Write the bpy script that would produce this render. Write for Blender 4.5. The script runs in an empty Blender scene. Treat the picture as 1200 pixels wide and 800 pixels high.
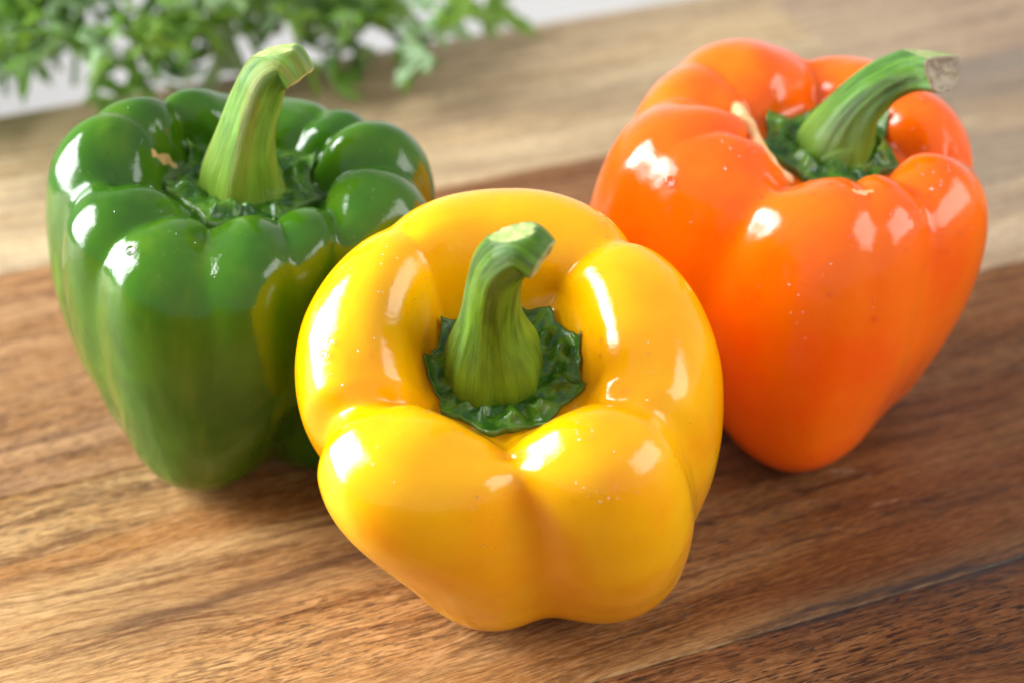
import bpy, math, random
import numpy as np
from mathutils import Vector, Matrix, noise

random.seed(4)
rng = np.random.default_rng(7)
scene = bpy.context.scene
COL = scene.collection
rad = math.radians

# ------------------------------------------------------------------ camera
cam_d = bpy.data.cameras.new('camera')
cam = bpy.data.objects.new('camera', cam_d)
COL.objects.link(cam)
scene.camera = cam
cam_d.sensor_width = 36.0
cam_d.lens = 36.0 * 2333.0 / 1200.0
pitch = rad(33.0)
aim = Vector((0, 0, .045))
dirv = Vector((0, math.cos(pitch), -math.sin(pitch)))
cam.location = aim - dirv * .46
cam.rotation_euler = (math.pi / 2 - pitch, 0, 0)
cam_d.clip_start = .02
cam_d.clip_end = 50
cam_d.dof.use_dof = True
cam_d.dof.focus_distance = .422
cam_d.dof.aperture_fstop = 9.0
cam_d.dof.aperture_blades = 0

# ------------------------------------------------------------------ light
world = bpy.data.worlds.new('World')
scene.world = world
world.use_nodes = True
bg = world.node_tree.nodes['Background']
bg.inputs[0].default_value = (.97, .98, 1.0, 1)
bg.inputs[1].default_value = .45


def area_lamp(name, loc, target, sx, sy, watts, color):
    l = bpy.data.lights.new(name, 'AREA')
    l.shape = 'RECTANGLE'
    l.size, l.size_y, l.energy, l.color = sx, sy, watts, color
    o = bpy.data.objects.new(name, l)
    COL.objects.link(o)
    o.location = loc
    o.rotation_euler = (Vector(target) - Vector(loc)).to_track_quat('-Z', 'Y').to_euler()
    return o


area_lamp('window_light', (-.76, .12, .34), (0, .02, .03), .52, .66, 20, (.97, .985, 1))
area_lamp('side_window_light', (.88, -.24, .50), (0, 0, .03), .80, .60, 6.0, (1, .98, .95))

scene.view_settings.view_transform = 'Standard'
scene.view_settings.look = 'None'
scene.view_settings.exposure = .28
scene.view_settings.gamma = 1
scene.view_settings.use_curve_mapping = False


# ------------------------------------------------------------------ helpers
def tag(o, label=None, cat=None, group=None, kind=None):
    for k, v in (('label', label), ('category', cat), ('group', group), ('kind', kind)):
        if v:
            o[k] = v
    return o


def mesh_obj(name, verts, faces, mats, parent=None, smooth=True, midx=None):
    me = bpy.data.meshes.new(name)
    me.from_pydata([tuple(map(float, v)) for v in verts], [], faces)
    if not isinstance(mats, (list, tuple)):
        mats = [mats]
    for m in mats:
        me.materials.append(m)
    if smooth:
        me.polygons.foreach_set('use_smooth', [True] * len(me.polygons))
    if midx is not None:
        me.polygons.foreach_set('material_index', midx)
    me.update()
    o = bpy.data.objects.new(name, me)
    COL.objects.link(o)
    if parent:
        o.parent = parent
    return o


def empty(name, loc=(0, 0, 0)):
    o = bpy.data.objects.new(name, None)
    o.empty_display_size = .02
    COL.objects.link(o)
    o.location = loc
    return o


class NT:
    """small node-tree writer"""
    def __init__(self, name):
        self.m = bpy.data.materials.new(name)
        self.m.use_nodes = True
        self.t = self.m.node_tree
        self.b = self.t.nodes['Principled BSDF']

    def n(self, kind, **kw):
        nd = self.t.nodes.new(kind)
        for k, v in kw.items():
            if k.startswith('i_'):
                key = k[2:]
                key = int(key) if key.isdigit() else key.replace('_', ' ')
                self.put(nd.inputs[key], v)
            else:
                setattr(nd, k, v)
        return nd

    def put(self, sock, v):
        if isinstance(v, bpy.types.NodeSocket):
            self.t.links.new(v, sock)
        else:
            sock.default_value = v

    def set(self, name, v):
        self.put(self.b.inputs[name], v)

    def math(self, op, a, b=0., c=None, clamp=False):
        nd = self.n('ShaderNodeMath', operation=op)
        nd.use_clamp = clamp
        self.put(nd.inputs[0], a)
        self.put(nd.inputs[1], b)
        if c is not None:
            self.put(nd.inputs[2], c)
        return nd.outputs[0]

    def mix(self, f, a, b, blend='MIX'):
        nd = self.n('ShaderNodeMix', data_type='RGBA', blend_type=blend)
        self.put(nd.inputs[0], f)
        self.put(nd.inputs[6], a)
        self.put(nd.inputs[7], b)
        return nd.outputs[2]

    def ramp(self, v, a, b, lo=0., hi=1.):
        nd = self.n('ShaderNodeMapRange', interpolation_type='SMOOTHSTEP')
        for i, x in enumerate((v, a, b, lo, hi)):
            self.put(nd.inputs[i], x)
        return nd.outputs[0]

    def noise(self, vec, scale, detail=3., rough=.5, dist=0.):
        nd = self.n('ShaderNodeTexNoise')
        self.put(nd.inputs['Vector'], vec)
        nd.inputs['Scale'].default_value = scale
        nd.inputs['Detail'].default_value = detail
        nd.inputs['Roughness'].default_value = rough
        nd.inputs['Distortion'].default_value = dist
        return nd.outputs[0]

    def mapping(self, vec, scale=(1, 1, 1), loc=(0, 0, 0)):
        nd = self.n('ShaderNodeMapping')
        self.put(nd.inputs['Vector'], vec)
        nd.inputs['Scale'].default_value = scale
        nd.inputs['Location'].default_value = loc
        return nd.outputs[0]

    def coord(self, which='Object'):
        return self.n('ShaderNodeTexCoord').outputs[which]

    def bump(self, h, strength, dist, normal=None):
        nd = self.n('ShaderNodeBump')
        nd.inputs['Strength'].default_value = strength
        nd.inputs['Distance'].default_value = dist
        self.put(nd.inputs['Height'], h)
        if normal is not None:
            self.put(nd.inputs['Normal'], normal)
        return nd.outputs[0]


def rgb(r, g, b):
    return (r, g, b, 1)


def lin(r, g, b):
    f = lambda c: (c / 255 / 12.92) if c / 255 <= .04045 else ((c / 255 + .055) / 1.055) ** 2.4
    return (f(r), f(g), f(b), 1)


# ------------------------------------------------------------------ materials
def skin_mat(name, base, deep, sss_col, sss, patch=None, rough=.09):
    w = NT(name)
    co = w.coord()
    n1 = w.noise(co, 38, 3, .55)
    n2 = w.noise(w.mapping(co, (1, 1, .35)), 120, 2, .5)
    c = w.mix(w.ramp(n1, .35, .7), base, deep)
    if patch is not None:
        st = w.noise(w.mapping(co, (1, 1, .22), (3, 1, 0)), 70, 3, .6)
        sz = w.n('ShaderNodeSeparateXYZ')
        w.put(sz.inputs[0], co)
        zf = w.ramp(sz.outputs[2], .075, .02)
        c = w.mix(w.math('MULTIPLY', w.ramp(st, .48, .72), w.math('MULTIPLY_ADD', zf, .6, .35)), c, patch)
    # fine pale pin-pricks in the skin
    vo = w.n('ShaderNodeTexVoronoi', feature='F1')
    w.put(vo.inputs['Vector'], co)
    vo.inputs['Scale'].default_value = 520
    dots = w.ramp(vo.outputs['Distance'], .16, .05)
    dots = w.math('MULTIPLY', dots, w.ramp(n2, .5, .7))
    c = w.mix(w.math('MULTIPLY', dots, .10), c, rgb(.9, .85, .5))
    scar = w.n('ShaderNodeAttribute', attribute_name='scar').outputs['Fac']
    sfib = w.noise(co, 600, 4, .6)
    sm = w.ramp(w.math('ADD', scar, w.math('MULTIPLY', w.math('SUBTRACT', sfib, .5), .25)), .3, .6)
    c = w.mix(sm, c, w.mix(w.ramp(sfib, .35, .7), rgb(.88, .60, .30), rgb(.74, .38, .13)))
    w.set('Base Color', c)
    w.set('Roughness', w.math('ADD', w.ramp(n2, .3, .7, rough, rough + .07), w.math('MULTIPLY', sm, .4)))
    w.set('IOR', 1.45)
    w.set('Subsurface Weight', sss)
    w.set('Subsurface Radius', sss_col)
    w.set('Subsurface Scale', .009)
    w.set('Coat Weight', .22)
    w.set('Coat Roughness', .05)
    b1 = w.bump(w.noise(co, 190, 3, .55), .22, .0009)
    b2 = w.bump(w.noise(co, 800, 4, .65), .26, .00018, b1)
    w.set('Normal', b2)
    cb = w.bump(w.noise(co, 240, 3, .6), .26, .0008)
    cb = w.bump(w.noise(co, 1100, 3, .6), .30, .00015, cb)
    w.set('Coat Normal', cb)
    return w.m


M_yel = skin_mat('yellow_skin', rgb(1.0, .50, .0005), rgb(1.0, .40, .0005), (1, .6, .03), .42)
M_org = skin_mat('orange_skin', rgb(1.0, .165, .001), rgb(1.0, .115, .001), (1, .25, .03), .26)
M_grn = skin_mat('green_skin', rgb(.045, .150, .002), rgb(.022, .095, .003), (.4, 1, .1), .10,
                 patch=rgb(.125, .225, .005))


def stem_mat(name, light, dark, tan=.0, tan_col=rgb(.45, .26, .03)):
    w = NT(name)
    at = w.n('ShaderNodeAttribute', attribute_name='along')
    uv = w.n('ShaderNodeAttribute', attribute_name='stemuv').outputs['Vector']
    fib = w.noise(w.mapping(uv, (26, 1.6, 26)), 1., 4, .6)
    blo = w.noise(w.mapping(uv, (5, 3, 5)), 1., 3, .5)
    f = w.math('ADD', w.math('MULTIPLY', fib, .35), w.math('MULTIPLY', blo, .65))
    c = w.mix(w.ramp(f, .36, .64), dark, light)
    streak = w.ramp(w.noise(w.mapping(uv, (70, 2.2, 70)), 1., 3, .6), .56, .70)
    c = w.mix(w.math('MULTIPLY', streak, .22), c, rgb(.34, .46, .12))
    if tan:
        t = w.ramp(w.noise(w.mapping(uv, (3, 1, 3), (5, 2, 1)), 1., 2, .5), .50, .62)
        c = w.mix(w.math('MULTIPLY', t, tan), c, tan_col)
    sy = w.n('ShaderNodeSeparateXYZ')
    w.put(sy.inputs[0], uv)
    c = w.mix(w.math('MULTIPLY', w.ramp(sy.outputs[1], .75, .25), .5), c, rgb(.20, .32, .012))
    w.set('Base Color', c)
    w.set('Coat Weight', .12)
    w.set('Coat Roughness', .12)
    w.set('Roughness', w.ramp(fib, .3, .7, .26, .42))
    w.set('Subsurface Weight', .12)
    w.set('Subsurface Radius', (.4, 1, .15))
    w.set('Subsurface Scale', .002)
    b = w.bump(w.noise(w.mapping(uv, (48, 3, 48)), 1., 5, .65), .75, .0009)
    b = w.bump(w.noise(w.coord(), 1100, 3, .6), .3, .00025, b)
    w.set('Normal', b)
    return w.m


M_stem_y = stem_mat('stem_green', rgb(.13, .30, .010), rgb(.030, .115, .005))
M_stem_g = stem_mat('stem_pale_green', rgb(.20, .40, .05), rgb(.07, .21, .012), .25)
M_stem_o = stem_mat('stem_mid_green', rgb(.11, .30, .012), rgb(.028, .13, .005))


def cut_mat(name, pale, mid, spot):
    w = NT(name)
    co = w.coord()
    n = w.noise(co, 300, 4, .65)
    n2 = w.noise(co, 1400, 3, .6)
    c = w.mix(w.ramp(n, .35, .65), pale, mid)
    c = w.mix(w.math('MULTIPLY', w.ramp(n2, .58, .72), .7), c, spot)
    w.set('Base Color', c)
    w.set('Roughness', .6)
    w.set('Normal', w.bump(n2, .6, .0004))
    return w.m


M_cut = cut_mat('cut_pith', rgb(.46, .52, .20), rgb(.26, .36, .09), rgb(.12, .20, .04))
M_cut_tan = cut_mat('cut_tan', rgb(.45, .40, .14), rgb(.25, .26, .07), rgb(.22, .12, .04))
M_cut_brown = cut_mat('cut_brown', rgb(.42, .36, .24), rgb(.30, .22, .16), rgb(.16, .09, .06))


def calyx_mat():
    w = NT('calyx_green')
    co = w.coord()
    n = w.noise(co, 300, 4, .6)
    c = w.mix(w.ramp(n, .35, .68), rgb(.018, .090, .006), rgb(.095, .24, .012))
    ed = w.n('ShaderNodeAttribute', attribute_name='edge').outputs['Fac']
    c = w.mix(w.math('MULTIPLY', ed, .65), c, rgb(.11, .20, .03))
    w.set('Base Color', c)
    w.set('Roughness', .26)
    w.set('Normal', w.bump(w.noise(co, 700, 4, .6), .5, .0005))
    return w.m


M_calyx = calyx_mat()
w = NT('pale_rib')
nn = w.noise(w.coord(), 260, 3, .6)
w.set('Base Color', w.mix(w.ramp(nn, .35, .68), rgb(.90, .62, .34), rgb(.90, .42, .13)))
w.set('Roughness', .28)
w.set('Subsurface Weight', .2)
w.set('Subsurface Radius', (1, .4, .1))
w.set('Subsurface Scale', .003)
w.set('Normal', w.bump(w.noise(w.coord(), 700, 3, .6), .3, .0003))
M_rib = w.m
w = NT('water')
w.set('Base Color', rgb(1, 1, 1))
w.set('Roughness', .0)
w.set('IOR', 1.33)
w.set('Transmission Weight', 1.)
M_water = w.m


def wood_mat(name, light, mid, dark, seed, vein=None, pores=.6, grey=.0, vein_col=rgb(.035, .022, .020), heart_shade=None):
    w = NT(name)
    co = w.mapping(w.coord(), (1, 1, 1), (seed * .37, seed * .113, 0))
    raw = w.coord()
    # slow wandering of the grain lines
    warp = w.noise(w.mapping(co, (3.5, 9, 1)), 1., 2, .5)
    warp2 = w.noise(w.mapping(co, (22, 40, 1)), 1., 2, .5)
    s = w.n('ShaderNodeSeparateXYZ')
    w.put(s.inputs[0], co)
    y = w.math('ADD', s.outputs[1], w.math('MULTIPLY', warp, .040))
    y = w.math('ADD', y, w.math('MULTIPLY', warp2, .0075))
    cc = w.n('ShaderNodeCombineXYZ')
    w.put(cc.inputs[0], s.outputs[0])
    w.put(cc.inputs[1], y)
    g = cc.outputs[0]
    band = w.noise(w.mapping(g, (5, 62, 1)), 1., 3, .55)
    band2 = w.noise(w.mapping(g, (17, 230, 1)), 1., 4, .62)
    fib = w.noise(w.mapping(g, (105, 1350, 1)), 1., 4, .7)
    c = w.mix(w.ramp(band, .33, .62), light, mid)
    c = w.mix(w.math('MULTIPLY', w.ramp(band2, .46, .66), .75), c, dark)
    c = w.mix(w.math('MULTIPLY', w.ramp(fib, .42, .66), .5), c, w.mix(.5, dark, rgb(.03, .015, .008)))
    c = w.mix(w.math('MULTIPLY', w.ramp(fib, .48, .32), .30), c, w.mix(.5, light, rgb(.8, .62, .40)))
    mot = w.noise(w.mapping(g, (300, 1000, 1), (3, 8, 0)), 1., 3, .65)
    c = w.mix(w.math('MULTIPLY', w.ramp(mot, .50, .62), .42), c, w.mix(.6, c, rgb(.05, .022, .01)))
    c = w.mix(w.math('MULTIPLY', w.ramp(mot, .46, .36), .30), c, w.mix(.45, c, rgb(.75, .52, .28)))
    # open pores: short dark dashes along the grain
    p = w.noise(w.mapping(co, (190, 1500, 1)), 1., 2, .5)
    dens = w.noise(w.mapping(co, (5, 22, 1), (9, 4, 0)), 1., 3, .6)
    pore = w.math('MULTIPLY', w.ramp(p, .53, .62), w.ramp(dens, .40, .60))
    c = w.mix(w.math('MULTIPLY', pore, pores), c, rgb(.05, .022, .012))
    if grey:
        gn = w.noise(w.mapping(g, (4, 30, 1), (2, 7, 0)), 1., 3, .5)
        c = w.mix(w.math('MULTIPLY', w.ramp(gn, .42, .62), grey), c, rgb(.19, .155, .125))
    if heart_shade:  # darker wood to the right, with light falloff and pepper shade painted in
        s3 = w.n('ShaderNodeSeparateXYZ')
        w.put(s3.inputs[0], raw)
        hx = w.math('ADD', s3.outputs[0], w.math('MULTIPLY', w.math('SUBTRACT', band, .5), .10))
        c = w.mix(w.math('MULTIPLY', w.ramp(hx, heart_shade[0], heart_shade[1]), heart_shade[2]), c, rgb(.50, .38, .29), 'MULTIPLY')
    h = w.math('ADD', w.math('MULTIPLY', fib, .5), w.math('MULTIPLY', pore, -1.0))
    rs = w.n('ShaderNodeSeparateXYZ')
    w.put(rs.inputs[0], raw)
    for v in (vein or []):
        y0, slope, xa, xb, wd, st = v[:6]
        wob = w.noise(w.mapping(raw, (14, 3, 1), (y0 * 90, 0, 0)), 1., 4, .6)
        yy = w.math('SUBTRACT', rs.outputs[1], w.math('MULTIPLY_ADD', rs.outputs[0], slope, y0))
        yy = w.math('ADD', yy, w.math('MULTIPLY', w.math('SUBTRACT', wob, .5), .012))
        yy = w.math('ADD', yy, w.math('MULTIPLY', w.math('SUBTRACT', fib, .5), .0030))
        ab = w.math('ABSOLUTE', yy)
        th = w.noise(w.mapping(raw, (30, 1, 1), (0, y0 * 50, 0)), 1., 2, .5)
        core = w.ramp(w.math('DIVIDE', ab, w.math('MULTIPLY', th, wd * 2)), 1.0, .1)
        halo = w.ramp(ab, wd * 4.5, 0.)
        xm = w.math('MULTIPLY', w.ramp(rs.outputs[0], xa - .015, xa + .02), w.ramp(rs.outputs[0], xb + .015, xb - .02))
        m = w.math('MULTIPLY', w.math('MAXIMUM', core, w.math('MULTIPLY', halo, .45)), xm)
        c = w.mix(w.math('MULTIPLY', m, st), c, v[6] if len(v) > 6 else vein_col)
    # a few pale scuffs from knives
    sc = w.noise(w.mapping(raw, (60, 300, 1), (seed, 0, 0)), 1., 3, .7, 1.5)
    sm = w.noise(raw, 22, 2, .5)
    c = w.mix(w.math('MULTIPLY', w.math('MULTIPLY', w.ramp(sc, .60, .72), w.ramp(sm, .55, .7)), .35), c, rgb(.62, .48, .33))
    w.set('Base Color', c)
    w.set('Roughness', w.ramp(fib, .3, .7, .42, .62))
    w.set('Specular IOR Level', .22)
    w.set('Normal', w.bump(h, .55, .0006))
    return w.m

# ------------------------------------------------------------------ the setting
w = NT('white_paint')
w.set('Base Color', w.mix(w.noise(w.coord(), 3, 3, .5), rgb(.88, .87, .85), rgb(.82, .81, .80)))
w.set('Roughness', .7)
w.set('Normal', w.bump(w.noise(w.coord(), 60, 3, .6), .2, .002))
M_wall = w.m
mesh_v = [(-4, 0, -.75), (4, 0, -.75), (4, 0, 2.4), (-4, 0, 2.4), (-4, .06, -.75), (4, .06, -.75), (4, .06, 2.4), (-4, .06, 2.4)]
boxf = [(0, 1, 2, 3), (5, 4, 7, 6), (4, 0, 3, 7), (1, 5, 6, 2), (3, 2, 6, 7), (4, 5, 1, 0)]
wall = mesh_obj('wall', mesh_v, boxf, M_wall, smooth=False)
wall.location = (0, 1.45, 0)
tag(wall, kind='structure')
fl = mesh_obj('floor', [(-4, -3, -.75), (4, -3, -.75), (4, 1.45, -.75), (-4, 1.45, -.75)], [(0, 1, 2, 3)], M_wall, smooth=False)
tag(fl, kind='structure')

GA = rad(22.5)
table = empty('wooden_table', (0, 0, 0))
table.rotation_euler = (0, 0, GA)
tag(table, 'wooden tabletop of glued brown planks that the three peppers stand on', 'table')


def plank(x0, x1, y0, y1, mat, drop=0.):
    b = .0004
    t = -.028
    x0, x1, y0, y1 = x0 + .00006, x1 - .00006, y0 + .00006, y1 - .00006
    cx, cy = (x0 + x1) / 2, (y0 + y1) / 2
    V = []
    for z, i in ((t, 0), (-b - drop, 0), (-drop, b)):
        V += [(x0 + i - cx, y0 + i - cy, z), (x1 - i - cx, y0 + i - cy, z), (x1 - i - cx, y1 - i - cy, z), (x0 + i - cx, y1 - i - cy, z)]
    Fc = [(3, 2, 1, 0), (8, 9, 10, 11)]
    for k in (0, 4):
        for j in range(4):
            Fc.append((k + j, k + (j + 1) % 4, k + 4 + (j + 1) % 4, k + 4 + j))
    o = mesh_obj('plank', V, Fc, mat, table, smooth=False)
    o.location = (cx, cy, 0)
    return o


# table frame: x along the grain, y across it
W_back1 = wood_mat('wood_back_left', lin(216, 192, 152), lin(196, 168, 126), lin(148, 122, 92), 1, pores=.2, grey=.25)
W_back2 = wood_mat('wood_back_right', lin(204, 180, 148), lin(176, 150, 122), lin(128, 106, 90), 2, pores=.2, grey=.75)
W_mid = wood_mat('wood_red_brown', lin(182, 138, 95), lin(155, 108, 64), lin(102, 64, 38), 3, pores=.4, heart_shade=(.33, .40, .7))
W_grey = wood_mat('wood_grey_beige', lin(195, 172, 140), lin(171, 146, 115), lin(127, 104, 83), 8, pores=.2, grey=.5)
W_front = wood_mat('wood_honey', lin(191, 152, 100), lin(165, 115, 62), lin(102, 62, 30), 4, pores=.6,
                   vein=[(.0109, .067, -.185, -.085, .0036, .72, lin(70, 41, 30)), (-.0560, .0, -.045, .40, .0030, .80, rgb(.030, .030, .034))], heart_shade=(-.085, .0, 1.))
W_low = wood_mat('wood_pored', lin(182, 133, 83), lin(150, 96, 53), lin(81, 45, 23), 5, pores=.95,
                 vein=[(.051, .0, -.045, .40, .0026, .75, rgb(.030, .030, .034))], heart_shade=(-.09, .0, 1.))
W_low2 = wood_mat('wood_lowest', lin(180, 133, 87), lin(152, 98, 58), lin(95, 55, 32), 6, pores=.9)
plank(-.80, .203, .153, .255, W_back1, .0)
plank(.203, .95, .153, .255, W_back2, .0001)
plank(-.80, .112, .047, .153, W_mid, .00005)
plank(.112, .95, .047, .153, W_grey, .0)
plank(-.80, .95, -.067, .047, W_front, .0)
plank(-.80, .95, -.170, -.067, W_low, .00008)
plank(-.80, .95, -.280, -.170, W_low2, .0)
plank(-.80, .95, -.390, -.280, W_mid, .0)
for sx in (-.70, .85):
    for sy in (-.34, .21):
        mesh_obj('leg', [(sx + a, sy + b, z) for z in (-.748, -.0285) for a, b in ((-.03, -.03), (.03, -.03), (.03, .03), (-.03, .03))],
                 [(3, 2, 1, 0), (4, 5, 6, 7), (0, 1, 5, 4), (1, 2, 6, 5), (2, 3, 7, 6), (3, 0, 4, 7)], W_mid, table, smooth=False)


# ------------------------------------------------------------------ pepper body generator
NODES=15
def basis(ns):
    s=np.linspace(0,1,ns)*(NODES-1); i=np.clip(s.astype(int),0,NODES-2); t=s-i
    B=np.zeros((ns,NODES))
    w=[-.5*t+t*t-.5*t**3,1-2.5*t*t+1.5*t**3,.5*t+2*t*t-1.5*t**3,-.5*t*t+.5*t**3]
    for k in range(4):
        j=i+k-1
        jj=np.clip(j,0,NODES-1)
        np.add.at(B,(np.arange(ns),jj),w[k])
    return B
def hat(x,per=2*np.pi):
    return (x+per/2)%per-per/2
def wrap_interp(theta,vals):
    # smooth periodic interpolation, vals at 8 angles
    n=len(vals); u=(theta%(2*np.pi))/(2*np.pi)*n; i=np.floor(u).astype(int); t=u-i
    v=np.asarray(vals); g=lambda k:v[(i+k)%n]
    return g(0)*(1-2.5*t*t+1.5*t**3)+g(-1)*(-.5*t+t*t-.5*t**3)+g(1)*(.5*t+2*t*t-1.5*t**3)+g(2)*(-.5*t*t+.5*t**3)
RHO0=np.array([0,.17,.315,.36,.455,.625,.82,.952,1.0,.96,.84,.67,.44,.20,0])
ZC=np.array([1,1,1,1,1,1,.96,.86,.70,.49,.29,.115,.015,.04,.09])
DF=np.array([1,1,.97,.56,.15,0,0,0,0,0,0,0,0,0,0])
SN=np.linspace(0,1,NODES)
def pepper(P,nt=240,ns=120,e=.05):
    R,H=P['R'],P['H']; th=np.linspace(0,2*np.pi,nt,endpoint=False)
    rho=RHO0.copy(); t1,t2,t3=P['tp'][:3]
    fl=P.get('fl',1.); rho[1:4]*=fl; rho[4]*=1+(fl-1)*.55
    lo=np.clip((np.arange(NODES)-8)/4.,0,1); lo[12:]=1
    rho=rho*(1+t1*lo+t2*np.sin(np.pi*lo)*.5); rho[4:6]*=1+t3*.5
    B=basis(ns); s=np.linspace(0,1,ns)
    rad=wrap_interp(th,P['rad']); cr=wrap_interp(th,P['crest']); low=wrap_interp(th,P['low'])
    wl=np.clip((SN-.5)/.35,0,1); wl=wl*wl*(3-2*wl)
    wr=np.clip((SN-.14)/.3,0,1)
    RHO=R*rho[:,None]*(1+wr[:,None]*(rad[None]-1))*(1+wl[:,None]*(low[None]-1))
    Z=np.repeat((H*ZC-P['dent']*R*DF)[:,None],nt,1)
    wc=np.array([0,0,.1,.4,.8,1,.95,.7,.4,.15,0,0,0,0,0])
    Z+=R*wc[:,None]*cr[None]
    X=B@RHO; Zz=B@Z
    dx=np.gradient(X,axis=0); dz=np.gradient(Zz,axis=0); L=np.hypot(dx,dz)+1e-9
    nx,nz=-dz/L,dx/L
    disp=np.zeros_like(X)
    sk=[0,.13,.21,.357,.48,.64,.86,1.0]
    for c in P['cre']:
        th0,dr,w,di,dc,ds,db=c[:7]
        d=np.interp(s,sk,[0,.0,di,dc,(dc+ds)/2,ds,db,0])
        for _ in range(ns//30): d[1:-1]=(d[:-2]+d[1:-1]*2+d[2:])/4
        tc=th0+dr*(s-.357)
        ww=w*np.interp(s,[0,.2,.357,1],[1.2,1.1,1,1.1])
        x=np.abs(hat(th[None]-tc[:,None]))/ww[:,None]
        ee=np.interp(s,[0,.4,.6,1],[e,e,e*3,e*3])[:,None]
        xs=np.sqrt(x*x+ee*ee)-ee
        sh=c[7] if len(c)>7 else .12
        k=(1-sh)*np.clip(1-xs,0,None)**2+sh*np.clip(1-xs/.22,0,None)**2*np.interp(s,[0,.55,.8],[1,1,0])[:,None]
        disp+=d[:,None]*k
    kz=np.clip((s-.30)/.34,0,1); kz=(kz*kz*(3-2*kz))[:,None]
    cx=R*(.60*(1-kz)+.22*kz)*X/(X+.02*R); cz=(H-.40*R)*(1-kz)+Zz*kz
    vx,vz=cx-X,cz-Zz; vl=np.hypot(vx,vz)+1e-9
    disp=vl*.85*(1.0-np.exp(-disp*R/(vl*.85)))
    nx,nz=-vx/vl,-vz/vl
    X2=np.maximum(X-disp*nx,0.0); Z2=Zz-disp*nz
    X2=np.where(X>1e-6,X2,0)
    fz=H-P['dent']*R
    Z2=np.where((s[:,None]<.3)&(Z2<fz),fz+(Z2-fz)*.25,Z2)
    return np.stack([X2*np.cos(th),X2*np.sin(th),Z2],-1)
def rot(P):
    ax,ay=P['tilt']  # axis = (ax,ay,1) normalised
    a=np.array([ax,ay,1.]);a/=np.linalg.norm(a)
    x=np.array([1.,0,0]);x-=a*(x@a);x/=np.linalg.norm(x);y=np.cross(a,x)
    return np.stack([x,y,a],1)


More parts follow.
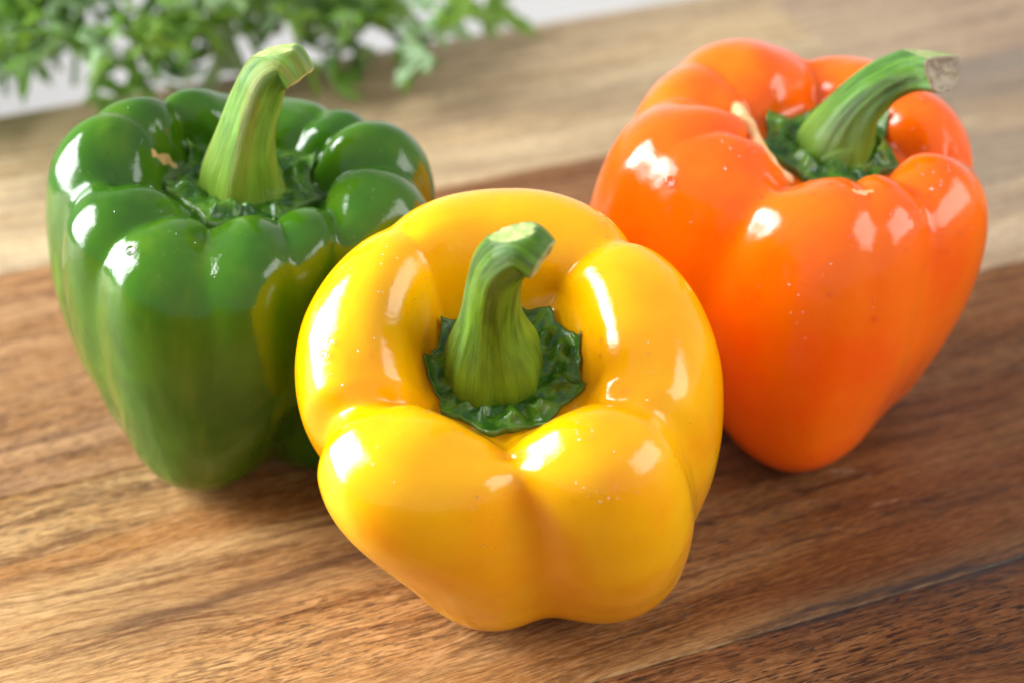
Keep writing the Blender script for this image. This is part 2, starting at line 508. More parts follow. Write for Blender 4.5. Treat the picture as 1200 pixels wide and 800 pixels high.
DATA = {'y': {'stem': [[-0.00229, 0.0, 0.05304], [-0.00227, 0.0, 0.06094], [-0.00207, 0.0, 0.0722], [-0.00102, 0.0, 0.08294], [0.00109, 0.0, 0.09154], [0.00517, -0.00093, 0.09719], [0.00878, -0.00307, 0.096]], 'rad': [0.01056, 0.00986, 0.00649, 0.00549, 0.00539, 0.00516, 0.00449], 'base': [-0.0, 0.0, 0.05441], 'off': [0.00084, -0.0139, 0.00938], 'drop': [([-0.03547, -0.00279, 0.07025], [-0.377, -0.275, 0.884]), ([-0.03697, -0.00487, 0.06884], [-0.473, -0.292, 0.831]), ([0.02024, -0.00348, 0.06331], [-0.878, -0.152, 0.454]), ([0.02047, -0.00054, 0.06461], [-0.847, -0.125, 0.517])], 'P': {'pos': [0.0008, -0.0139], 'tilt': [-0.0445, -0.3942], 'R': 0.0451, 'H': 0.0715, 'dent': 0.3795, 'tp': [0.2969, -0.2247, 0.0113, 0.0], 'rad': [1.02, 1.0656, 1.0065, 0.9731, 1.0383, 1.1571, 1.0422, 1.135], 'crest': [-0.0524, -0.0187, 0.0017, 0.1072, 0.0321, -0.0046, -0.0442, -0.0054], 'low': [1.2716, 1.0243, 1.014, 0.8167, 1.0498, 0.7739, 1.3319, 1.3045], 'cre': [[3.649, -0.5864, 0.5934, 0.2, 0.3307, 0.1751, 0.1855, 0.42], [4.7673, 0.3982, 0.7679, 0.17, 0.3494, 0.3353, 0.6119, 0.3], [5.725, 0.3028, 0.5934, 0.2, 0.2714, 0.1907, 0.2654, 0.3], [0.9113, -0.8177, 0.6283, 0.2, 0.1926, 0.1383, 0.22, 0.2], [2.3113, -0.3597, 0.6283, 0.096, 0.0857, 0.0426, 0.0499, 0.1]], 'fl': 1.13}}, 'g': {'stem': [[-0.00033, 0.0, 0.06934], [-0.00063, 0.0, 0.07469], [0.00092, 0.0, 0.08555], [0.00319, 0.0, 0.09499], [0.00575, 0.0, 0.1022], [0.00965, -0.00084, 0.10546], [0.01262, -0.00251, 0.10248]], 'rad': [0.00999, 0.00872, 0.00645, 0.00559, 0.00496, 0.00455, 0.00399], 'base': [-0.0, 0.0, 0.07032], 'off': [-0.06718, 0.03302, 0.00287], 'scar': [([-0.02114, 0.00111, 0.07785], [0.845, -0.26, 0.468]), ([-0.02095, 0.0011, 0.07749], [0.856, -0.251, 0.453]), ([-0.02076, 0.00109, 0.07712], [0.865, -0.241, 0.441]), ([-0.02053, 0.00135, 0.0768], [0.877, -0.217, 0.429]), ([-0.02014, 0.00159, 0.0761], [0.891, -0.166, 0.423]), ([-0.01995, 0.00183, 0.07576], [0.897, -0.107, 0.429]), ([-0.01958, 0.00232, 0.07508], [0.891, 0.005, 0.453]), ([-0.01926, 0.00279, 0.07438], [0.909, 0.046, 0.415]), ([-0.01846, 0.00392, 0.07364], [0.655, -0.654, 0.378]), ([-0.01803, 0.00408, 0.07313], [0.686, -0.626, 0.37]), ([-0.01761, 0.00423, 0.0726], [0.715, -0.566, 0.41]), ([-0.01746, 0.00419, 0.0723], [0.707, -0.539, 0.458]), ([-0.01699, 0.00432, 0.07178], [0.686, -0.444, 0.576]), ([-0.01679, 0.00426, 0.07152], [0.641, -0.399, 0.656])], 'drop': [([-0.02159, -0.03422, 0.07615], [-0.472, -0.308, 0.826])], 'P': {'pos': [-0.0672, 0.033], 'tilt': [0.0698, -0.125], 'R': 0.0489, 'H': 0.0847, 'dent': 0.2931, 'tp': [0.3475, -0.1961, -0.0058, 0.0], 'rad': [0.984, 0.9494, 0.8494, 0.7924, 1.0213, 1.0369, 1.0319, 0.9432], 'crest': [0.0116, 0.0005, -0.1784, 0.0108, 0.0233, -0.0377, -0.0714, -0.0309], 'low': [0.8719, 0.9973, 1.0, 0.9737, 1.0501, 0.9499, 1.1335, 1.1696], 'cre': [[2.4254, 0.0079, 0.4538, 0.17, 0.1227, 0.129, 0.22], [2.9021, -0.3642, 0.4189, 0.06, 0.067, 0.064, 0.02], [3.4622, -0.0188, 0.5585, 0.17, 0.3394, 0.1678, 0.1824], [4.066, -0.4073, 0.4189, 0.09, 0.1579, 0.0905, 0.0205, 0.05], [4.5279, 0.5684, 0.4538, 0.09, 0.1664, 0.087, 0.0199, 0.05], [5.1178, -0.2303, 0.4189, 0.06, 0.1163, 0.1052, 0.0217, 0.05], [5.603, -1.2761, 0.5934, 0.17, 0.2121, 0.1797, 0.6506], [0.66, -0.1, 0.4887, 0.17, 0.2287, 0.1449, 0.22], [-0.02, 0.1, 0.384, 0.14, 0.19, 0.0759, 0.02], [1.0101, 0.0169, 0.5219, 0.08, 0.2043, 0.0763, 0.02]], 'fl': 1.03}}, 'o': {'stem': [[0.00347, -0.0, 0.06677], [0.00198, -0.0, 0.07146], [0.00374, -0.0, 0.08031], [0.0082, -0.0, 0.08793], [0.0131, -0.00086, 0.09273], [0.01711, -0.003, 0.09581], [0.01982, -0.00641, 0.09806]], 'rad': [0.01082, 0.00951, 0.00655, 0.00548, 0.00504, 0.0054, 0.00575], 'base': [0.0, -0.0, 0.06853], 'off': [0.0682, 0.04978, 0.00248], 'scar': [([-0.02318, 0.01379, 0.07354], [0.216, -0.301, 0.929]), ([-0.02229, 0.01287, 0.07298], [0.287, -0.362, 0.887]), ([-0.02119, 0.01223, 0.07211], [0.507, -0.44, 0.741]), ([-0.02014, 0.01198, 0.07104], [0.646, -0.435, 0.627]), ([-0.01925, 0.01146, 0.06976], [0.599, -0.361, 0.715]), ([-0.01832, 0.00995, 0.06871], [0.357, -0.263, 0.896]), ([-0.02055, -0.00271, 0.074], [0.812, 0.071, 0.58]), ([-0.0193, -0.0028, 0.07224], [0.847, -0.043, 0.53]), ([-0.01996, -0.0149, 0.07706], [0.398, 0.136, 0.907]), ([-0.01933, -0.01696, 0.07678], [0.446, -0.109, 0.888]), ([-0.01802, -0.01802, 0.07586], [0.507, -0.178, 0.843]), ([-0.01629, -0.01858, 0.07466], [0.558, -0.113, 0.822]), ([-0.01349, -0.0158, 0.07129], [0.723, 0.143, 0.676]), ([-0.01078, -0.01404, 0.06864], [0.23, 0.079, 0.97])], 'drop': [([-0.04105, -0.0237, 0.07024], [-0.617, -0.639, 0.459])], 'scar2': [([-0.00043, -0.03258, 0.07837], [0.192, -0.026, 0.981]), ([0.00043, -0.0329, 0.07815], [0.273, -0.033, 0.961]), ([0.00169, -0.03216, 0.07774], [0.331, 0.023, 0.943]), ([0.00326, -0.03106, 0.07754], [-0.293, -0.027, 0.956]), ([0.00413, -0.03138, 0.07786], [-0.365, -0.09, 0.927])], 'rib': [[-0.02269, 0.0126, 0.07349], [-0.02147, 0.00869, 0.07302], [-0.02193, -0.00456, 0.07745], [-0.01971, -0.00477, 0.07453], [-0.01969, -0.01594, 0.07802], [-0.01761, -0.01815, 0.0766], [-0.01494, -0.01949, 0.07472], [-0.01043, -0.01529, 0.07003]], 'P': {'pos': [0.0682, 0.0498], 'tilt': [0.1249, -0.0676], 'R': 0.0504, 'H': 0.0813, 'dent': 0.253, 'tp': [0.3894, -0.2238, 0.0013, 0.0], 'rad': [0.8871, 0.8511, 0.9822, 1.0653, 1.0994, 1.0123, 0.989, 0.8748], 'crest': [-0.0409, -0.0405, 0.0358, -0.0126, -0.01, -0.0063, 0.0162, -0.0134], 'low': [1.0769, 1.0082, 1.0036, 1.0137, 1.204, 1.0115, 1.2161, 0.9601], 'cre': [[4.1746, -0.4589, 0.6632, 0.17, 0.2883, 0.1341, 0.2429], [4.7998, 0.1382, 0.5236, 0.08, 0.1088, 0.0318, 0.0], [5.2451, -0.0367, 0.4189, 0.08, 0.1502, 0.0307, 0.0], [-0.0828, 0.3084, 0.5934, 0.17, 0.2652, 0.137, 0.2236], [1.6128, 0.1302, 0.6632, 0.17, 0.2795, 0.1564, 0.22], [2.4782, -0.4579, 0.4538, 0.08, 0.1081, 0.0296, 0.0], [2.8346, 0.0564, 0.5585, 0.17, 0.2777, 0.1249, 0.22], [3.538, -0.048, 0.3491, 0.14, 0.0501, 0.0, 0.0]], 'fl': 1.03}}}


def smooth_per(a, k):
    ker = np.exp(-.5 * (np.arange(-3 * k, 3 * k + 1) / k) ** 2)
    ker /= ker.sum()
    n = len(a)
    idx = (np.arange(n)[:, None] + np.arange(-3 * k, 3 * k + 1)[None]) % n
    return (a[idx] * ker).sum(1)


def add_attr(me, name, vals, kind='FLOAT'):
    at = me.attributes.new(name, kind, 'POINT')
    if kind == 'FLOAT':
        at.data.foreach_set('value', np.asarray(vals, float).ravel())
    else:
        at.data.foreach_set('vector', np.asarray(vals, float).ravel())


def body(name, P, mat, root, seed, scars=()):
    nt, ns = 480, 240
    V = pepper(P, nt, ns)
    flat = V.reshape(-1, 3)
    # low-frequency lumps from a few random plane waves
    r = np.random.default_rng(seed)
    d = np.zeros(len(flat))
    for fq, a in ((60, .00045), (110, .00028), (200, .00012)):
        for _ in range(5):
            k = r.normal(size=3)
            k *= fq / np.linalg.norm(k)
            d += a * np.sin(flat @ k + r.uniform(0, 6.28)) * .55
    c = flat.mean(0)
    nrm = flat - c
    nrm /= np.linalg.norm(nrm, axis=1)[:, None]
    flat = flat + nrm * d[:, None] * np.repeat(np.clip(np.linspace(0, 6, ns), 0, 1), nt)[:, None]
    # corky scars: a slightly raised, pale streak in the skin itself
    sc = np.zeros(len(flat))
    for pts, wd in scars:
        Q = np.array([p for p, n in pts])
        u = np.linspace(0, len(Q) - 1, 60)
        Q = np.stack([np.interp(u, np.arange(len(Q)), Q[:, k]) for k in range(3)], 1)
        near = np.where(np.linalg.norm(flat - Q.mean(0), axis=1) < .03)[0]
        dd = np.linalg.norm(flat[near][:, None] - Q[None], axis=2)
        j, dm = dd.argmin(1), dd.min(1)
        ww = wd * (.75 + .35 * np.sin(j * .21 + 1)) * np.clip(np.minimum(j + 6, 66 - j) / 14., .3, 1)
        sc[near] = np.maximum(sc[near], np.clip(1.5 - dm / ww, 0, 1))
    flat = flat + nrm * (sc * .0005)[:, None]
    V = flat.reshape(ns, nt, 3)
    verts = [V[0].mean(0)] + list(V[1:-1].reshape(-1, 3)) + [V[-1].mean(0)]
    faces = []
    m = ns - 2
    for j in range(nt):
        j2 = (j + 1) % nt
        faces.append((0, 1 + j, 1 + j2))
        faces.append((len(verts) - 1, 1 + (m - 1) * nt + j2, 1 + (m - 1) * nt + j))
    for i in range(m - 1):
        a = 1 + i * nt
        for j in range(nt):
            j2 = (j + 1) % nt
            faces.append((a + j, a + nt + j, a + nt + j2, a + j2))
    o = mesh_obj(name, verts, faces, mat, root)
    add_attr(o.data, 'scar', [0] + list(sc.reshape(ns, nt)[1:-1].ravel()) + [0])
    return o, V


def tube(path, radii, nseg, nring, ribs, ridge, phase, seed):
    path = np.array(path)
    radii = np.array(radii)
    n = len(path)
    B = []
    for u in np.linspace(0, n - 1 - 1e-6, nring):
        i = int(u)
        t = u - i
        g = lambda A, k: A[min(max(i + k, 0), n - 1)] if 0 <= i + k < n else (2 * A[0] - A[1] if i + k < 0 else 2 * A[-1] - A[-2])
        f = lambda A: (g(A, 0) * (1 - 2.5 * t * t + 1.5 * t ** 3) + g(A, -1) * (-.5 * t + t * t - .5 * t ** 3)
                       + g(A, 1) * (.5 * t + 2 * t * t - 1.5 * t ** 3) + g(A, 2) * (-.5 * t * t + .5 * t ** 3))
        B.append((f(path), float(f(radii))))
    P = np.array([b[0] for b in B])
    Rr = np.array([b[1] for b in B])
    Tn = np.gradient(P, axis=0)
    Tn /= np.linalg.norm(Tn, axis=1)[:, None]
    X = np.array([1., 0, 0])
    X -= Tn[0] * (X @ Tn[0])
    X /= np.linalg.norm(X)
    verts, uvs = [], []
    r = np.random.default_rng(seed)
    ph2 = r.uniform(0, 6.28, 6)
    L = np.concatenate([[0], np.cumsum(np.linalg.norm(np.diff(P, axis=0), axis=1))])
    for i in range(nring):
        X = X - Tn[i] * (X @ Tn[i])
        X /= np.linalg.norm(X)
        Y = np.cross(Tn[i], X)
        s = i / (nring - 1)
        for j in range(nseg):
            a = 2 * math.pi * j / nseg
            k = 1 + ridge * (abs(math.cos(ribs * a / 2 + phase + .5 * s)) ** 1.5 - .5) * min(1, s * 5 + .2)
            k += .016 * math.sin(11 * a + ph2[0] + 3 * s) + .007 * math.sin(26 * a + ph2[5] + 5 * s) + .016 * math.sin(3 * a + ph2[1] + 9 * s) + .010 * math.sin(17 * a + ph2[2] - 4 * s)
            if s < .22:   # knobbly foot
                k += .022 * math.sin(9 * a + ph2[3]) * (1 - s / .22) * math.sin(s * 30 + ph2[4])
            verts.append(P[i] + Rr[i] * k * (math.cos(a) * X + math.sin(a) * Y))
            uvs.append((math.cos(a) * .5, L[i] * 30, math.sin(a) * .5))
    return np.array(verts), np.array(uvs), P, Tn, Rr, X


def make_stem(D, root, mat, cutmat, seed, ribs=5, ridge=.10, phase=0., slice_plane=None, slicemat=None):
    nseg, nring = 72, 90
    rr = list(D['rad'])
    path = [np.array(p) for p in D['stem']]
    # start the foot a little below the calyx so that it is rooted
    b = np.array(D['base'])
    low = path[0] + (b - path[0]) * 1.0 + np.array([0, 0, -.0015])
    path = [low] + path
    rr = [rr[0] * .86] + rr
    verts, uvs, P, Tn, Rr, X = tube(path, rr, nseg, nring, ribs, ridge, phase, seed)
    if slice_plane is not None:
        pn, off = slice_plane            # cut anything beyond plane  n.(v-Pk) > off
        k, n_, o_ = int(nring * off[0]), np.array(pn, float), off[1]
        n_ /= np.linalg.norm(n_)
        dd = (verts - P[k]) @ n_ - o_ * Rr[k]
        up = np.repeat(np.arange(nring) > nring * .55, nseg)
        msk = (dd > 0) & up
        verts[msk] -= dd[msk][:, None] * n_ * .97
    else:
        msk = np.zeros(len(verts), bool)
    faces, mi = [], []
    for i in range(nring - 1):
        for j in range(nseg):
            f = (i * nseg + j, i * nseg + (j + 1) % nseg, (i + 1) * nseg + (j + 1) % nseg, (i + 1) * nseg + j)
            faces.append(f)
            mi.append(1 if all(msk[q] for q in f) else 0)
    o = mesh_obj('stem', verts, faces, [mat, slicemat or cutmat], root, midx=mi)
    add_attr(o.data, 'stemuv', uvs, 'FLOAT_VECTOR')
    # the dried cut end: a rim, a shallow hollow and a pith
    ring = verts[-nseg:]
    c = ring.mean(0)
    t = Tn[-1]
    cv, cf = [], []
    prof = [(1.0, 0.0), (.97, .10), (.90, .11), (.78, .02), (.55, -.06), (.30, -.10), (.12, -.04)]
    r0 = Rr[-1]
    r_ = np.random.default_rng(seed + 5)
    for a, h in prof:
        for j in range(nseg):
            cv.append(c + (ring[j] - c) * a + t * r0 * (h + (.03 * math.sin(5 * j / nseg * 6.28 + 1) if a < 1 else 0)))
    cv.append(c - t * r0 * .03)
    for i in range(len(prof) - 1):
        for j in range(nseg):
            j2 = (j + 1) % nseg
            cf.append((i * nseg + j, i * nseg + j2, (i + 1) * nseg + j2, (i + 1) * nseg + j))
    for j in range(nseg):
        cf.append(((len(prof) - 1) * nseg + j, (len(prof) - 1) * nseg + (j + 1) % nseg, len(cv) - 1))
    mesh_obj('cut_end', cv, cf, cutmat, o)
    return o


def make_calyx(V, D, root, rmax, npts, phase, lift, seed, amp=.10, cup=.0):
    ns, nt = V.shape[:2]
    rho = np.hypot(V[..., 0], V[..., 1])
    nr = 26
    r_ = np.random.default_rng(seed)
    N = 360
    colz = []
    js = (np.arange(N) * nt / N).astype(int)
    rs = np.linspace(.0, rmax * 1.25, 60)
    for j in js:
        k = 150
        top = np.maximum.accumulate(rho[:k, j])
        colz.append(np.interp(rs, top, V[:k, j, 2]))
    colz = np.array(colz)                      # N x 60 surface height
    sm = np.stack([smooth_per(colz[:, q], 7) for q in range(60)], 1)
    colz = np.maximum(sm, colz)
    colz = np.stack([smooth_per(colz[:, q], 3) for q in range(60)], 1)
    th = np.arange(N) / N * 2 * np.pi
    jit = r_.normal(0, .05, npts)
    pk = r_.uniform(.75, 1.15, npts)
    rt = np.zeros(N)
    for i, t in enumerate(th):
        u = ((t + phase) / (2 * np.pi) * npts) % npts
        k = int(u)
        f = abs(((u + jit[k]) % 1) - .5) * 2      # 1 at the tips
        rt[i] = rmax * (1 + .012 * math.sin(13 * t + 1) + .008 * math.sin(29 * t)) * (1 - amp + amp * 1.6 * pk[(k + (1 if u % 1 > .5 else 0)) % npts] * f ** 2.2)
    b2 = r_.uniform(0, 6.28, 8)
    top, edge = [], []
    for i in range(nr):
        s = i / (nr - 1)
        for q in range(N):
            rr = .004 + (rt[q] - .004) * s
            z = np.interp(rr, rs, colz[q])
            tip = max(0, (rt[q] / rmax - .95)) * 3
            nv = noise.noise(Vector((math.cos(th[q]) * 4.2, math.sin(th[q]) * 4.2, s * 2.5 + seed)))
            nw = noise.noise(Vector((math.cos(th[q]) * 6.5, math.sin(th[q]) * 6.5, s * 5 + seed * 2)))
            bump_ = .0017 * math.exp(-((s - .66) / .16) ** 2) * (.7 + 1.9 * nv + .35 * nw)
            bump_ += .0007 * nv * s
            rad_f = .0003 * math.sin(8 * th[q] + b2[3]) * s
            zz = z + lift + bump_ + rad_f + cup * s ** 3 + tip * .0012 * s ** 4
            top.append((rr * math.cos(th[q]), rr * math.sin(th[q]), zz))
            edge.append(max(0, (s - .93) / .07))
    faces = []
    for i in range(nr - 1):
        for q in range(N):
            q2 = (q + 1) % N
            faces.append((i * N + q, (i + 1) * N + q, (i + 1) * N + q2, i * N + q2))
    # rim goes down into the skin so that the leaf has thickness
    base = len(top)
    for q in range(N):
        x, y, z = top[(nr - 1) * N + q]
        top.append((x * .995, y * .995, z - lift - .0012))
        edge.append(.3)
    for q in range(N):
        q2 = (q + 1) % N
        faces.append(((nr - 1) * N + q, base + q, base + q2, (nr - 1) * N + q2))
    o = mesh_obj('calyx', top, faces, M_calyx, root)
    add_attr(o.data, 'edge', edge)
    return o


def rib(pts, width, root):
    """pale corky rib that rises out of the shoulder beside the calyx"""
    P = np.array(pts)
    K, m = 50, 15
    u = np.linspace(0, len(P) - 1, K)
    Q = np.stack([np.interp(u, np.arange(len(P)), P[:, k]) for k in range(3)], 1)
    for _ in range(25):
        Q[1:-1] = (Q[:-2] + 2 * Q[1:-1] + Q[2:]) / 4
    T = np.gradient(Q, axis=0)
    T /= np.linalg.norm(T, axis=1)[:, None]
    up = np.array([-.15, -.45, .88])
    v, f = [], []
    for i in range(K):
        S = np.cross(T[i], up)
        S /= np.linalg.norm(S)
        N = np.cross(S, T[i])
        e = min(1, ((i + .4) / 7.) ** .5) * (.75 + .25 * math.cos(i * .09)) * (1 + .06 * math.sin(i * .55))
        for j in range(m):
            a = math.pi * (j / (m - 1) * 1.3 - .15)
            drop = .006 if j in (0, m - 1) else 0
            v.append(Q[i] + S * math.cos(a) * width * e * (1.5 if drop else 1) + N * (math.sin(a) * width * .8 * e - width * .6 - drop))
    for i in range(K - 1):
        for j in range(m - 1):
            f.append((i * m + j, i * m + j + 1, (i + 1) * m + j + 1, (i + 1) * m + j))
    f.append(tuple(range(m))[::-1])
    f.append(tuple((K - 1) * m + j for j in range(m)))
    return mesh_obj('pale_rib', v, f, M_rib, root)


def droplet_mesh(r, flat, nu=10, nv=5):
    v = [(0, 0, r * flat)]
    for i in range(1, nv + 1):
        a = math.pi / 2 * i / nv * 1.08
        for j in range(nu):
            b = 2 * math.pi * j / nu
            v.append((r * math.sin(a) * math.cos(b), r * math.sin(a) * math.sin(b), r * flat * math.cos(a)))
    f = [(0, 1 + j, 1 + (j + 1) % nu) for j in range(nu)]
    for i in range(nv - 1):
        for j in range(nu):
            f.append((1 + i * nu + j, 1 + (i + 1) * nu + j, 1 + (i + 1) * nu + (j + 1) % nu, 1 + i * nu + (j + 1) % nu))
    f.append(tuple(1 + (nv - 1) * nu + j for j in range(nu))[::-1])
    return np.array(v), f


def frame_of(n):
    n = np.array(n, float)
    n /= np.linalg.norm(n)
    x = np.cross(n, [0, 0, 1.]) if abs(n[2]) < .9 else np.cross(n, [1., 0, 0])
    x /= np.linalg.norm(x)
    return np.stack([x, np.cross(n, x), n], 1)


def droplets(name, root, V, count, label, region, seed, rlo=.00012, rhi=.00042):
    """hundreds of tiny beads of water scattered over one skin, one object"""
    r = np.random.default_rng(seed)
    ns, nt = V.shape[:2]
    du = np.roll(V, -1, 1) - np.roll(V, 1, 1)
    dv = np.gradient(V, axis=0)
    Nn = np.cross(dv, du)
    Nn /= np.linalg.norm(Nn, axis=-1, keepdims=True) + 1e-12
    c = V.reshape(-1, 3).mean(0)
    if ((Nn * (V - c)).sum(-1)).mean() < 0:
        Nn = -Nn
    verts, faces = [], []
    k = 0
    centres = [(r.uniform(*region[0]), r.uniform(*region[1])) for _ in range(26)]
    while k < count:
        if r.random() < .6:
            cs, ct = centres[r.integers(len(centres))]
            si, ti = cs + r.normal(0, .02), ct + r.normal(0, .10)
        else:
            si, ti = r.uniform(*region[0]), r.uniform(*region[1])
        i = int(np.clip(si, .02, .97) * (ns - 1))
        j = int(ti / (2 * np.pi) * nt) % nt
        p, n = V[i, j], Nn[i, j]
        rr = rlo + (rhi - rlo) * r.random() ** 3
        dvt, df = droplet_mesh(rr, r.uniform(.35, .6), 8, 3)
        dvt = dvt * np.array([r.uniform(.8, 1.3), r.uniform(.8, 1.2), 1])
        M = frame_of(n)
        b = len(verts)
        verts += list(dvt @ M.T + p + n * .00001)
        faces += [tuple(q + b for q in f) for f in df]
        k += 1
    o = mesh_obj(name, verts, faces, M_water)
    o.matrix_world = root.matrix_world
    tag(o, label, 'water droplets', kind='stuff')
    return o


def big_drop(root, pn, r, flat, label, group=None):
    v, f = droplet_mesh(r, flat, 28, 10)
    o = mesh_obj('water_droplet', v, f, M_water)
    p, n = np.array(pn[0]), pn[1]
    M = Matrix(frame_of(n).tolist()).to_4x4()
    M.translation = Vector(p.tolist())
    o.matrix_world = root.matrix_world @ M
    tag(o, label, 'water droplet', group)
    return o


def make_pepper(key, name, label, skin, seed, scars=()):
    D = DATA[key]
    root = empty(name)
    M = rot(D['P'])
    mw = Matrix(M.tolist()).to_4x4()
    mw.translation = Vector(D['off'])
    root.matrix_world = mw
    tag(root, label, 'bell pepper')
    o, V = body('body', D['P'], skin, root, seed, scars)
    return root, V, D


# ------------------------------------------------------------------ yellow pepper
ry, Vy, Dy = make_pepper('y', 'bell_pepper', 'yellow bell pepper in front, tipped forward with its stem towards the viewer', M_yel, 3)
make_calyx(Vy, Dy, ry, .0170, 9, .35, .0013, 11, amp=.07)
make_stem(Dy, ry, M_stem_y, M_cut_tan, 21, ribs=5, ridge=.10, phase=.4, slice_plane=((-.30, .45, .84), (.80, .70)), slicemat=M_cut)
# ------------------------------------------------------------------ green pepper
rg, Vg, Dg = make_pepper('g', 'bell_pepper', 'green bell pepper with pale curved stem, standing at the left', M_grn, 5, [(DATA['g']['scar'], .0012)])
make_calyx(Vg, Dg, rg, .0178, 7, 1.1, .0011, 12, amp=.14)
make_stem(Dg, rg, M_stem_g, M_cut_tan, 22, ribs=5, ridge=.14, phase=1.1, slice_plane=((-.30, .25, .90), (.80, .62)), slicemat=M_cut)
# ------------------------------------------------------------------ orange pepper
ro, Vo, Do = make_pepper('o', 'bell_pepper', 'orange bell pepper with green stem bent to the right, standing at the right', M_org, 9, [(DATA['o']['scar2'], .0009)])
rib(DATA['o']['rib'], .0023, ro)
make_calyx(Vo, Do, ro, .0172, 7, .2, .0012, 13, amp=.12, cup=.0008)
make_stem(Do, ro, M_stem_o, M_cut_brown, 23, ribs=5, ridge=.12, phase=.9, slice_plane=((-.05, .30, .95), (.82, .72)), slicemat=M_cut)

# ------------------------------------------------------------------ water on the skins
big_drop(ro, DATA['o']['drop'][0], .0012, .32, 'round water drop on the left shoulder of the orange pepper')
big_drop(rg, DATA['g']['drop'][0], .0012, .35, 'water drop on the front left lobe of the green pepper')
for q, (r_, lab) in enumerate(((.0006, 'upper of two tiny water drops on the left lobe of the yellow pepper'),
                               (.0008, 'lower of two tiny water drops on the left lobe of the yellow pepper'),
                               (.0007, 'lower of two tiny water drops on the right lobe of the yellow pepper'),
                               (.0006, 'upper of two tiny water drops on the right lobe of the yellow pepper'))):
    big_drop(ry, DATA['y']['drop'][q], r_, .45, lab)
droplets('water_beads', ry, Vy, 160, 'tiny beads of water scattered over the yellow pepper', ((.18, .6), (2.2, 7.2)), 31, .00012, .00038)
droplets('water_beads', rg, Vg, 50, 'tiny beads of water scattered over the green pepper', ((.18, .5), (2.6, 6.2)), 32, .0001, .0003)
droplets('water_beads', ro, Vo, 200, 'tiny beads of water scattered over the orange pepper', ((.25, .6), (3.6, 6.9)), 33, .00016, .0006)

# ------------------------------------------------------------------ parsley in the background
def leaf_material(name, a, b):
    w = NT(name)
    co = w.coord()
    w.set('Base Color', w.mix(w.noise(co, 130, 3, .6), a, b))
    w.set('Roughness', .42)
    w.set('Subsurface Weight', .0)
    w.set('Transmission Weight', .0)
    tr = w.n('ShaderNodeBsdfTranslucent')
    w.put(tr.inputs[0], w.mix(.5, a, rgb(.25, .55, .05)))
    mx = w.n('ShaderNodeMixShader')
    mx.inputs[0].default_value = .45
    w.t.links.new(w.b.outputs[0], mx.inputs[1])
    w.t.links.new(tr.outputs[0], mx.inputs[2])
    w.t.links.new(mx.outputs[0], w.t.nodes['Material Output'].inputs[0])
    w.set('Normal', w.bump(w.noise(co, 400, 3, .6), .4, .0006))
    return w.m


LM = [leaf_material('parsley_leaf', rgb(.24, .46, .04), rgb(.34, .54, .10)),
      leaf_material('parsley_leaf_dark', rgb(.16, .34, .035), rgb(.24, .44, .07)),
      leaf_material('parsley_leaf_pale', rgb(.40, .62, .30), rgb(.52, .70, .42))]


def leaf_mesh(seed, mat, L=.020):
    """three-lobed, toothed and cupped parsley leaflet"""
    r = np.random.default_rng(seed)
    out = []
    for a0, ln, wd in ((-1.0, .72, .42), (0, 1.0, .5), (1.0, .72, .42)):
        pts = []
        for k, (t, s) in enumerate(((.25, -.7), (.45, -1.), (.55, -.62), (.75, -.8), (.82, -.4), (1.0, 0), (.82, .4), (.75, .8), (.55, .62), (.45, 1.), (.25, .7))):
            pts.append((t * ln, s * wd * .42 * r.uniform(.85, 1.15)))
        ca, sa = math.cos(a0), math.sin(a0)
        for x, y in pts:
            out.append((x * ca - y * sa, x * sa + y * ca))
    n = len(out)
    V = []
    for z0 in (0, -.00035):
        V.append((0, 0, z0))
        for x, y in out:
            V.append((x * L * 1.0, y * L, z0 + L * (-.35 * (x * x) + .30 * abs(y) + .05 * math.sin(9 * x + 5 * y + seed))))
    F_ = []
    for k in range(1, n):
        F_.append((0, k, k + 1))
        F_.append((n + 1, n + 2 + k, n + 1 + k))
        F_.append((k, n + 1 + k, n + 2 + k, k + 1))
    me = bpy.data.meshes.new('leaf')
    me.from_pydata(V, [], F_)
    me.materials.append(mat)
    me.polygons.foreach_set('use_smooth', [True] * len(me.polygons))
    me.update()
    return me


leaves = [leaf_mesh(s, LM[m], .0135) for s, m in ((1, 0), (2, 0), (3, 1), (4, 2), (5, 1), (6, 2), (7, 0))]
M_pstem = leaf_material('parsley_stem', rgb(.16, .32, .06), rgb(.22, .40, .10))
herb = empty('parsley_bunch', (-.10, .262, 0))
tag(herb, 'bunch of fresh green parsley lying on the back edge of the table', 'herbs')
rr = random.Random(12)


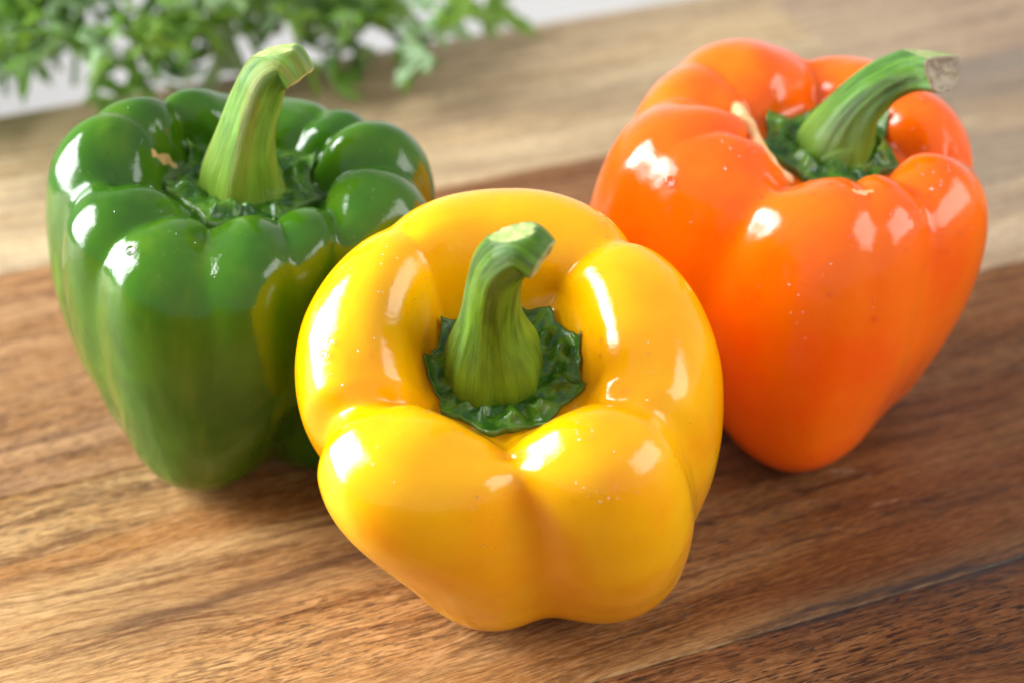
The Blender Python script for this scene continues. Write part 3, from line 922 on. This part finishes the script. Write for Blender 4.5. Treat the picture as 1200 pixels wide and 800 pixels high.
def sprig(p0, p1, nleaf, spread, size=1.):
    p0, p1 = Vector(p0), Vector(p1)
    mid = (p0 + p1) / 2 + Vector((rr.uniform(-.01, .01), rr.uniform(-.01, .01), .012))
    P = []
    for i in range(11):
        t = i / 10
        P.append(p0 * (1 - t) ** 2 + mid * 2 * t * (1 - t) + p1 * t * t)
    v, f = [], []
    for i, p in enumerate(P):
        T = (P[min(i + 1, 10)] - P[max(i - 1, 0)]).normalized()
        X = T.orthogonal().normalized()
        Y = T.cross(X)
        for j in range(6):
            a = j / 6 * 6.283
            v.append(p + (X * math.cos(a) + Y * math.sin(a)) * .0009 * (1.2 - .06 * i))
    for i in range(10):
        for j in range(6):
            f.append((i * 6 + j, i * 6 + (j + 1) % 6, i * 6 + 6 + (j + 1) % 6, i * 6 + 6 + j))
    off = Vector(herb.location)
    s = mesh_obj('sprig', [q - off for q in v], f, M_pstem, herb)
    for k in range(nleaf):
        t = 1 - (k / max(1, nleaf)) * .65
        i = int(t * 10)
        q = P[min(i, 10)] + Vector((rr.uniform(-1, 1), rr.uniform(-1, 1), rr.uniform(-.5, .7))) * (spread if k else .002)
        q.z = max(q.z, .006) if q.y < .29 else q.z
        o = bpy.data.objects.new('leaf', rr.choice(leaves))
        COL.objects.link(o)
        o.parent = s
        o.location = q - off
        o.rotation_euler = (rr.uniform(-.9, .9), rr.uniform(-.9, .9), rr.uniform(0, 6.28))
        sc = rr.uniform(.75, 1.25) * size
        o.scale = (sc, sc, sc)
    return s


for k in range(44):
    t = k / 43
    bx = -.225 + .185 * t + rr.uniform(-.008, .008)
    by = .148 + .068 * t + rr.uniform(-.012, .05)
    tip = (bx + rr.uniform(-.035, .035), by + rr.uniform(-.03, .06), rr.uniform(.010, .060))
    sprig((bx + rr.uniform(-.02, .03), by + .03, .004), tip, 9, .014)

# the bright single leaf at the right end of the bunch
for q_ in ((-.022, .262, .016), (-.010, .266, .012)):
    o = bpy.data.objects.new('leaf', leaf_mesh(40 + int(q_[1] * 1000), LM[0], .021))
    COL.objects.link(o)
    o.parent = herb
    o.location = Vector(q_) - Vector(herb.location)
    o.rotation_euler = (.5, .15, -.3)
